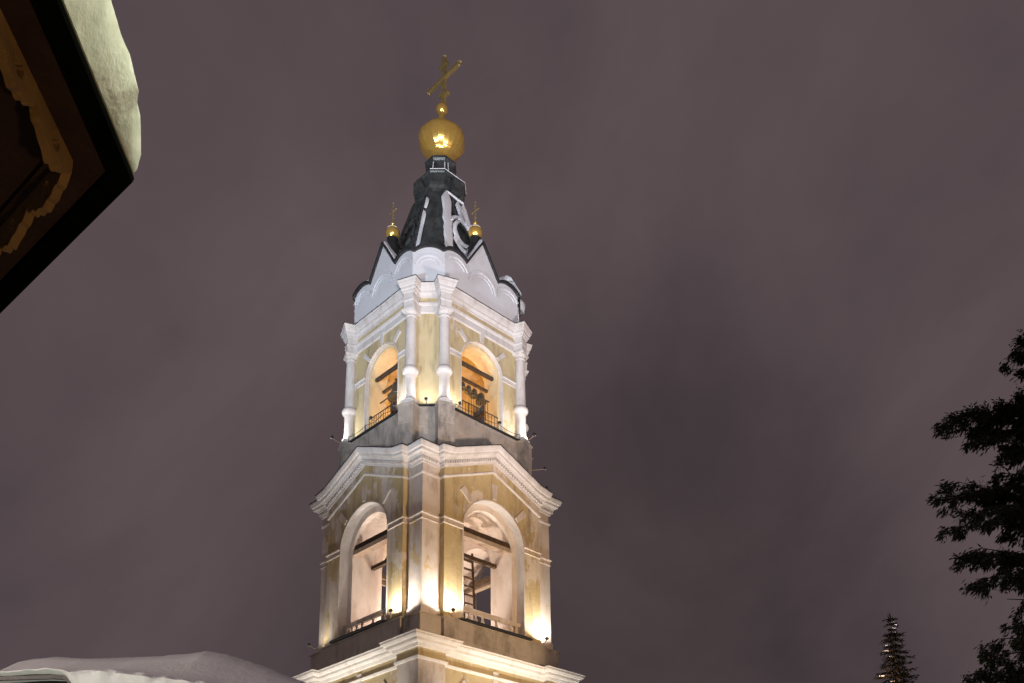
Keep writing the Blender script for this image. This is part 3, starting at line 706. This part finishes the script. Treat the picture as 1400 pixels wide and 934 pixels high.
flood('second projector on the right mast turned to the middle storey', (15.5, 22.3, 5.6), tw(1, -1, 18.5), 22000, (1, .66, .36), 30, .4, (15, 22, 5.2), group='projectors on masts', blend=.8, rad=.25)
flood('second projector on the left mast turned to the middle storey', (-21.4, 9.3, 5.6), tw(-1, -1, 18), 3200, (1, .84, .74), 26, .4, (-21, 9, 5.2), group='projectors on masts', blend=.8, rad=.25)

# ---------------------------------------------------------------- wooden eight-sided pavilion whose eave hangs overhead
PV = empty('pavilion', (-3.32, .92, 0), label='dark wooden eight-sided pavilion with carved eave and snow on its roof', cat='pavilion')
PC0 = Vector((-3.32, .92))
TIP = Vector((-1.08, 2.14)); RAD = (TIP-PC0).length; A0_ = math.atan2(TIP.y-PC0.y, TIP.x-PC0.x)
def pv(r, z, k=None): return [(r*math.cos(A0_+i*math.pi/4), r*math.sin(A0_+i*math.pi/4), z) for i in range(8)]
q = MB(); q.loft([pv(RAD-.06, 3.615), pv(RAD-.058, 3.60), pv(RAD, 3.60), pv(RAD+.004, 3.612), pv(RAD, 3.625), pv(RAD-.2, 3.68)])
q.build('fascia', 'fascia paint', PV)
q = MB(); q.loft([pv(RAD-.03, 3.66), pv(.05, 5.0), pv(.05, 4.95), pv(RAD-.06, 3.64)]); q.build('roof', 'soffit wood', PV)
# soffit boards, two rows per side
for i in range(8):
    q = MB(); a, b_ = [Vector(p) for p in (pv(RAD-.06, 3.608)[i], pv(RAD-.06, 3.608)[(i+1) % 8])]
    a2, b2 = [Vector(p) for p in (pv(RAD-.85, 3.608)[i], pv(RAD-.85, 3.608)[(i+1) % 8])]
    for j in range(6):
        f0, f1 = j/6+.006, (j+1)/6-.006
        p = [a.lerp(a2, f0), b_.lerp(b2, f0), b_.lerp(b2, f1), a.lerp(a2, f1)]
        q.add(p+[v+Vector((0, 0, .022)) for v in p], [(3, 2, 1, 0), (4, 5, 6, 7), (0, 1, 5, 4), (1, 2, 6, 5), (2, 3, 7, 6), (3, 0, 4, 7)])
    q.build('soffit', 'soffit wood', PV)
# carved hanging board with toothed edge, one per side
for i in range(8):
    q = MB(); r0 = RAD-.14
    a, b_ = Vector(pv(r0, 3.625)[i]), Vector(pv(r0, 3.625)[(i+1) % 8]); L = (b_-a).length; d = (b_-a)/L
    n_ = Vector((d.y, -d.x, 0))
    M = Matrix(((d.x, -n_.x, 0, a.x), (d.y, -n_.y, 0, a.y), (0, 0, 1, a.z), (0, 0, 0, 1)))
    nt_ = int(L/.19); wv = L/nt_
    for j in range(nt_):                       # each pattern repeat: stepped teeth round a pierced eye
        x0 = j*wv; M_ = 28
        def zb_(u): return -(.050+.062*(1-abs(2*u-1))**.75+.016*abs(math.sin(5*math.pi*u))*(.6+.4*math.sin(9*u+j)))
        for m_ in range(M_):
            ua, ub = m_/M_, (m_+1)/M_; xa, xb = x0+ua*wv, x0+ub*wv; um = (ua+ub)/2-.5
            hh = .024*math.sqrt(max(0, 1-(um/.11)**2)) if abs(um) < .11 else 0
            if hh > 0:
                q.prism([(xa, 0), (xb, 0), (xb, -.058+hh), (xa, -.058+hh)], 0, .022, M); q.prism([(xa, -.058-hh), (xb, -.058-hh), (xb, zb_(ub)), (xa, zb_(ua))], 0, .022, M)
            else: q.prism([(xa, 0), (xb, 0), (xb, zb_(ub)), (xa, zb_(ua))], 0, .022, M)
    q.build('carved_board', 'carved wood', PV)
for i in range(8):
    p = pv(RAD-.5, 0)[i]; q = MB(); q.box(p[0]-.08, p[0]+.08, p[1]-.08, p[1]+.08, 0, 3.63); q.build('post', 'soffit wood', PV)
    a, b_ = Vector(pv(RAD-.5, 3.5)[i]), Vector(pv(RAD-.5, 3.5)[(i+1) % 8]); q = MB(); q.bar(a, b_, .12, .2); q.build('beam', 'soffit wood', PV)
# snow blanket on the pavilion roof
ns_ = 40; rows = []
prof_s = [(-.05, -.01), (.0, .005), (.03, .03), (.055, .08), (.06, .13), (.045, .18), (.01, .23), (-.05, .27), (-.2, .31), (-.5, .33), (-1.0, .34), (-1.8, .34), (-2.45, .3)]
def rim(f):
    i = int(f) % 8; u = f-int(f); a, b_ = Vector(pv(RAD, 0)[i]), Vector(pv(RAD, 0)[(i+1) % 8]); return a.lerp(b_, u)
nf = 8*70
for o, h in prof_s:
    row = []
    for i in range(nf):
        f = i*8/nf; e = rim(f); dirv = e.normalized(); rl_ = e.length
        u = f % 8
        amt = 1.
        dn_ = min(u, 8-u)                      # distance to the tip corner, in sides
        side_e1 = u > 4                        # side running back over the camera
        amt = min(1., .16+dn_*8.5) if side_e1 else min(1., .14+dn_*1.2)*.8
        nzv = noise.noise(Vector((e.x*2.3, e.y*2.3, h*5)))*.42+noise.noise(Vector((e.x*6, e.y*6, h*9)))*.26+noise.noise(Vector((e.x*15, e.y*15, h*22)))*.12
        oo = o*((amt if side_e1 else .1) if o > 0 else 1)*(1+nzv) + (.04*amt*nzv if -.15 < o <= .07 and h > .02 else 0)
        r_ = max(.02, rl_+oo); zz = 3.63+max(0, -o)*.5+h*amt*(1+.6*nzv)
        row.append((dirv.x*r_, dirv.y*r_, zz))
    rows.append(row)
q = MB(); q.loft(rows, True, False, True); SC = q.build('snow_cover', 'eave snow', PV)
# lantern inside the pavilion
lt = empty('pavilion_lantern', (-3.3, .6, 3.05), label='warm lantern hanging inside the wooden pavilion', cat='lantern')
q = MB(); q.lathe([(.05, .25), (.12, .2), (.02, .3)], (0, 0), 10); q.tube([(0, 0, .25), (0, 0, 1.6)], .01, 6); q.build('cap', 'black metal', lt)
q = MB(); q.lathe([(.06, 0), (.09, .05), (.09, .18), (.05, .2)], (0, 0), 12); q.build('glass', 'lamp glass warm', lt)
l = bpy.data.lights.new('lantern', 'POINT'); l.energy = .7; l.color = (1, .6, .22); l.shadow_soft_size = .08
o = bpy.data.objects.new('glow', l); COL.objects.link(o); o.parent = lt; o.location = (0, 0, -.05)

# street lamp behind the camera, greenish white
def street_lamp(x, y, h, P):
    root = empty('street_lamp', (x, y, 0), label='tall street lamp with greenish light beside the path', cat='street lamp')
    q = MB(); q.tube([(0, 0, 0), (0, 0, h-.3), (-.2, 0, h), (-.9, 0, h+.1)], [.08, .05, .04, .04], 10); q.build('pole', 'black metal', root)
    q = MB(); q.loft([[(-1.5, -.12, h+.05), (-.85, -.12, h+.05), (-.85, .12, h+.05), (-1.5, .12, h+.05)], [(-1.45, -.08, h+.2), (-.9, -.08, h+.2), (-.9, .08, h+.2), (-1.45, .08, h+.2)]], True, False); q.build('head', 'black metal', root)
    q = MB(); q.add([(-1.48, -.1, h+.06), (-.87, -.1, h+.06), (-.87, .1, h+.06), (-1.48, .1, h+.06)], [(0, 1, 2, 3)]); q.build('lens', 'lamp glass cool', root)
    l = bpy.data.lights.new('lamp', 'SPOT'); l.spot_size = R(26); l.spot_blend = .7; l.shadow_soft_size = .2; l.energy = P; l.color = (1, 1, .74)
    o = bpy.data.objects.new('light', l); COL.objects.link(o); o.parent = root; o.location = (-1.17, 0, h+.03); 
    o.rotation_euler = (Vector((-1.2, 1.6, 4.1))-Vector((x-1.17, y, h))).to_track_quat('-Z', 'Y').to_euler()
street_lamp(6.5, 1.5, 9.0, 5200)
flood('low greenish floodlight shining up at the snowy house eave', (-6.9, 9.6, 3.2), (-6.4, 13, 5.75), 280, (1, 1, .76), 60, .25, (-6.9, 9.6, 0), group='low garden lights')

flood('added pale fill light on a post left of the camera', (-15, 3, 8.5), (-6.3, 14.5, 6.2), 3600, (1, .82, .70), 50, .3, (-15, 3, 0), group='low garden lights')  # made-up lamp standing in for the town's ambient light on the roof snow
flood('added low yellowish fill light in front of the evergreens', (5, 13, 2.2), (11, 23, 9), 300, (1, .94, .82), 60, .25, (5, 13, 0), group='low garden lights')  # unseen lamp added to brighten the snow clumps on the trees

flood('small warm path light beside the pavilion', (1.3, .7, .9), (-1.3, 1.7, 3.6), 75, (1, .64, .24), 60, .12, (1.3, .7, 0), group='low garden lights', blend=.8, warm=True)
# ---------------------------------------------------------------- low snow covered house at the lower left
HS = empty('snowy_house', (-6.2, 15.5, 0), label='low house with thick snow on its roof at the foot of the tower', cat='house')
def hz(z): return z*14+EYE              # z/y ratio at 14 m
def top_h(x):                           # crest of the snow, x in metres at y=14
    pts = [(-10.5, .300), (-9.2, .306), (-8.35, .312), (-7.95, .3275), (-7.6, .3295), (-7.0, .3285), (-6.4, .3265), (-5.95, .3275), (-5.3, .3325), (-4.6, .3195), (-3.7, .2935), (-3.0, .272), (-2.0, .25)]
    for (a, za), (b_, zb) in zip(pts[:-1], pts[1:]):
        if x <= b_: u = max(0, (x-a)/(b_-a)); return hz(za+(zb-za)*u)
    return hz(pts[-1][1])
def lip_h(x):                           # lower edge of the steep snow lip
    pts = [(-10.5, .272), (-8.6, .276), (-8.1, .3005), (-7.75, .3060), (-7.0, .3062), (-6.85, .3052), (-6.7, .2880), (-2.0, .245)]
    for (a, za), (b_, zb) in zip(pts[:-1], pts[1:]):
        if x <= b_: u = max(0, (x-a)/(b_-a)); return (za+(zb-za)*u)*13.1+EYE
    return .245*13.1+EYE
def edge_h(x):                          # upper edge of the lip, where the roof slope begins
    pts = [(-10.5, .285), (-8.5, .297), (-7.9, .3145), (-7.0, .3150), (-6.7, .3135), (-6.2, .3130), (-5.2, .3020), (-4.0, .286), (-2.0, .256)]
    for (a, za), (b_, zb) in zip(pts[:-1], pts[1:]):
        if x <= b_: u = max(0, (x-a)/(b_-a)); return (za+(zb-za)*u)*12.95+EYE
    return .256*12.95+EYE
q = MB(); rows = []; nx = 220
prof_h = [(13.35, 0, 'l'), (13.12, 0, 'l'), (13.0, .25, 'm'), (12.93, .6, 'm'), (12.93, .85, 'm'), (12.98, 1, 'm'), (13.12, .03, 'u'), (13.4, .30, 'u'), (13.75, .68, 'u'), (14.1, 1, 'u'), (15, 1.0, 'u'), (16.5, .6, 'u'), (18, .1, 'u')]
for yy, f, md in prof_h:
    row = []
    for i in range(nx+1):
        x = -10.5+8.0*i/nx; l_, e_, t_ = lip_h(x), edge_h(x), top_h(x)
        z = l_ if md == 'l' else (l_+(e_-l_)*f if md == 'm' else e_+(t_-e_)*f)
        lump = noise.noise(Vector((x*1.7, yy*1.5, z*1.5)))*.04+(noise.noise(Vector((x*6, yy*5, z*6)))*.035 if md == 'm' else noise.noise(Vector((x*3, yy*3, 4)))*.008)
        row.append((x+6.2, yy-15.5-(lump*1.6 if md == 'm' else 0), z+lump*(.5 if md == 'm' else 1)))
    rows.append(row)
q.loft(rows, False, False, True); q.build('snow_cover', 'snow', HS)
q = MB(); q.box(-4.3, 3.4, -2.2, 2.3, 0, 5.2); q.build('wall', 'house plaster', HS)
q = MB(); rows = []
for (yy, dz) in [(-2.42, -.05), (-2.46, -.05), (-2.46, .02), (2.4, .05), (2.4, -.05)]:
    rows.append([(-10.5+8.0*i/160+6.2, yy, lip_h(-10.5+8.0*i/160)+dz) for i in range(161)])
q.loft(rows, False); q.build('eave', 'sheet metal', HS)

# ---------------------------------------------------------------- trees
def leaf_fan(mb, p, d, n, L, wd, rg, droop=.35, spread=.9, rad=0):
    d = Vector(d).normalized()
    for i in range(n):
        v = (d+Vector((rg.uniform(-1, 1), rg.uniform(-1, 1), rg.uniform(-.8, .6)))*spread+Vector((0, 0, -droop*rg.random()))).normalized()
        l_ = L*rg.uniform(.5, 1.1); s_ = v.cross(Vector((rg.uniform(-1, 1), rg.uniform(-1, 1), rg.uniform(-1, 1)))).normalized()*wd*rg.uniform(.6, 1.2)
        a = p+(Vector((rg.gauss(0, 1), rg.gauss(0, 1), rg.gauss(-.2, 1)))*rad if rad else Vector((rg.uniform(-1, 1), rg.uniform(-1, 1), rg.uniform(-1, 1)))*L*.25)
        m_ = a+v*l_*.5; e = a+v*l_
        mb.add([a, m_-s_*.5, e, m_+s_*.5], [(0, 1, 2, 3)])
def thuja(x, y, H, label, limbs, seed):
    rg = random.Random(seed)
    root = empty('conifer_tree', (x, y, 0), label=label, cat='tree')
    tk = MB(); pts = [(rg.uniform(-.1, .1), rg.uniform(-.1, .1), H*i/10) for i in range(11)]; tk.tube(pts, [.34*(1-i/10.5)+.02 for i in range(11)], 10)
    cr_ = MB(); sn_ = MB()
    lim = list(limbs)
    for i in range(130):                                   # the rest of the crown all round
        z = H*(.12+.86*(i/130)); a = rg.uniform(0, 2*math.pi); r = (2.9*(1-(z/H))**.75+.45)*rg.uniform(.45, 1.05)
        if math.cos(a) < -.55: r *= .62                    # thinner where the long limbs reach out
        lim.append((r*math.cos(a), r*math.sin(a), z, z-.1*r+rg.uniform(-.2, .4), rg.uniform(.6, 1.)))
    for (dx, dy, z0, z1, dens) in lim:
        a = Vector((0, 0, z0)); b_ = Vector((dx, dy, z1)); m_ = a.lerp(b_, .55)+Vector((0, rg.uniform(-.2, .2), .16*(b_-a).length*rg.uniform(-.6, .9)))
        tk.tube([a, m_, b_], [.06, .026, .008], 5)
        L = (b_-a).length; n = int(L/.17)+2
        for k in range(n):
            f = .18+.82*k/(n-1); cl_ = noise.noise(Vector((dx+f*L*1.4, dy*3, z1)))
            if cl_ < -.3 and f > .4: continue
            p = (a.lerp(m_, f/.55) if f < .55 else m_.lerp(b_, (f-.55)/.45))
            if rg.random() > dens*.93: continue
            for j in range(3 if f < .8 else 2):
                side = Vector((-dy, dx, 0)).normalized()*rg.choice((-1, 1))
                sp_ = (side*rg.uniform(.2, .9)+(b_-a).normalized()*.6+Vector((0, 0, rg.uniform(-.75, .2))))
                e = p+sp_*rg.uniform(.2, .6)
                tk.tube([p, e], [.014, .005], 4, cap=False)
                leaf_fan(cr_, p.lerp(e, .75), sp_, 40, .17, .042, rg, .9, .8, .055)
                leaf_fan(cr_, p.lerp(e, .3), sp_, 14, .15, .036, rg, .9, .8, .045)
            if rg.random() < .16:
                e = p+Vector((rg.uniform(-.2, .2), rg.uniform(-.2, .2), .06))
                sn_.lathe([(.001, -.04), (.10*rg.uniform(.6, 1.4), -.01), (.07, .035), (.001, .05)], (e.x, e.y), 7, True, e.z)
    tk.build('trunk', 'bark', root); cr_.build('crown', 'thuja leaf', root); tag(sn_.build('snow_clumps', 'snow', root), kind='stuff')
    return root
# long limbs reaching to the left as the photo shows: (dx, dy, start z, end z, density)
TXX, TYY = 12.1, 20.0
def LB(px, pz, z0, dy=0, den=.95): return ((px+.017)*(TYY+dy)-TXX, dy, z0, pz*(TYY+dy)+EYE, den)
limbs = [LB(.438, .588, 13.0, -.4), LB(.455, .575, 13.2, .2), LB(.47, .57, 12.8, .5), LB(.485, .565, 12.6, 0), LB(.50, .60, 13.6, -.3),
         LB(.525, .672, 14.8, 0), LB(.53, .645, 14.3, .3), LB(.525, .62, 13.9, -.4), LB(.54, .69, 15.2, .2),
         LB(.425, .492, 11.2, -.3), LB(.44, .51, 11.5, .3), LB(.445, .47, 10.6, 0), LB(.43, .455, 10.2, .5), LB(.455, .43, 9.8, -.2), LB(.47, .48, 11, -.5), LB(.49, .52, 11.8, .4),
         LB(.437, .418, 9.6, .2), LB(.452, .395, 9.2, -.3), LB(.48, .41, 9.4, .4), LB(.475, .37, 8.9, 0),
         LB(.50, .545, 12.2, .6), LB(.505, .50, 11.4, .2), LB(.51, .46, 10.6, -.5), LB(.515, .42, 9.8, .5), LB(.51, .36, 8.7, 0), LB(.505, .32, 8, .4), LB(.495, .29, 7.4, -.3), LB(.48, .275, 7, .5), LB(.51, .28, 7.2, .2), LB(.465, .262, 6.7, 0), LB(.53, .58, 13, -.2),
         LB(.46, .325, 8.2, .3), LB(.45, .305, 7.9, -.2), LB(.435, .285, 7.3, 0), LB(.425, .273, 7.0, .4), LB(.41, .262, 6.6, -.3), LB(.47, .30, 7.6, .6), LB(.49, .34, 8.4, -.4), LB(.5, .38, 9, .3)]
thuja(TXX, TYY, 16.6, 'large dark evergreen with drooping ragged branches at the right edge', limbs, 3)
def spruce(x, y, H, label, seed):
    rg = random.Random(seed); root = empty('spruce_tree', (x, y, 0), label=label, cat='tree')
    tk = MB(); tk.tube([(0, 0, 0), (0, 0, H*.6), (0, 0, H)], [.2, .09, .012], 8); cr_ = MB(); sn_ = MB()
    z = H-.05; k = 0; leaf_fan(cr_, Vector((0, 0, H-.08)), Vector((0, 0, 1)), 14, .28, .02, rg, 0, .25)
    while z > H*.25:
        f = (H-z); r = min(2.0, .02+.21*f+.12*rg.random()*(1+f*.5)); k += 1; r *= (.72 if k % 3 == 0 else 1.1)
        nb = 7+int(r*5)
        for i in range(nb):
            a = 2*math.pi*(i+rg.random()*.6)/nb; rr_ = r*rg.uniform(.6, 1.15)
            d = Vector((math.cos(a), math.sin(a), -.25+.25*rg.random())); b_ = Vector((0, 0, z))+d*rr_
            tk.tube([(0, 0, z), b_], [.018, .006], 4, cap=False)
            n = int(rr_/.09)+2
            for j in range(n):
                p = Vector((0, 0, z)).lerp(b_, .15+.85*j/(n-1)); leaf_fan(cr_, p, d, 7, .15 if z < H-.5 else .09, .028, rg, .3, .8)
            if rg.random() < .13 and z > H-3:
                p = Vector((0, 0, z)).lerp(b_, .75)+Vector((0, 0, .04))
                sn_.tube([p-d*.08, p+d*.10], [.028, .014], 6)
        z -= .15+.05*rg.random()+.02*f
    tk.build('trunk', 'bark', root); cr_.build('crown', 'spruce needle', root); tag(sn_.build('snow_clumps', 'snow', root), kind='stuff')
spruce(10.9, 30, 12.15, 'small slender spruce top with bits of snow left of the big evergreen', 4)
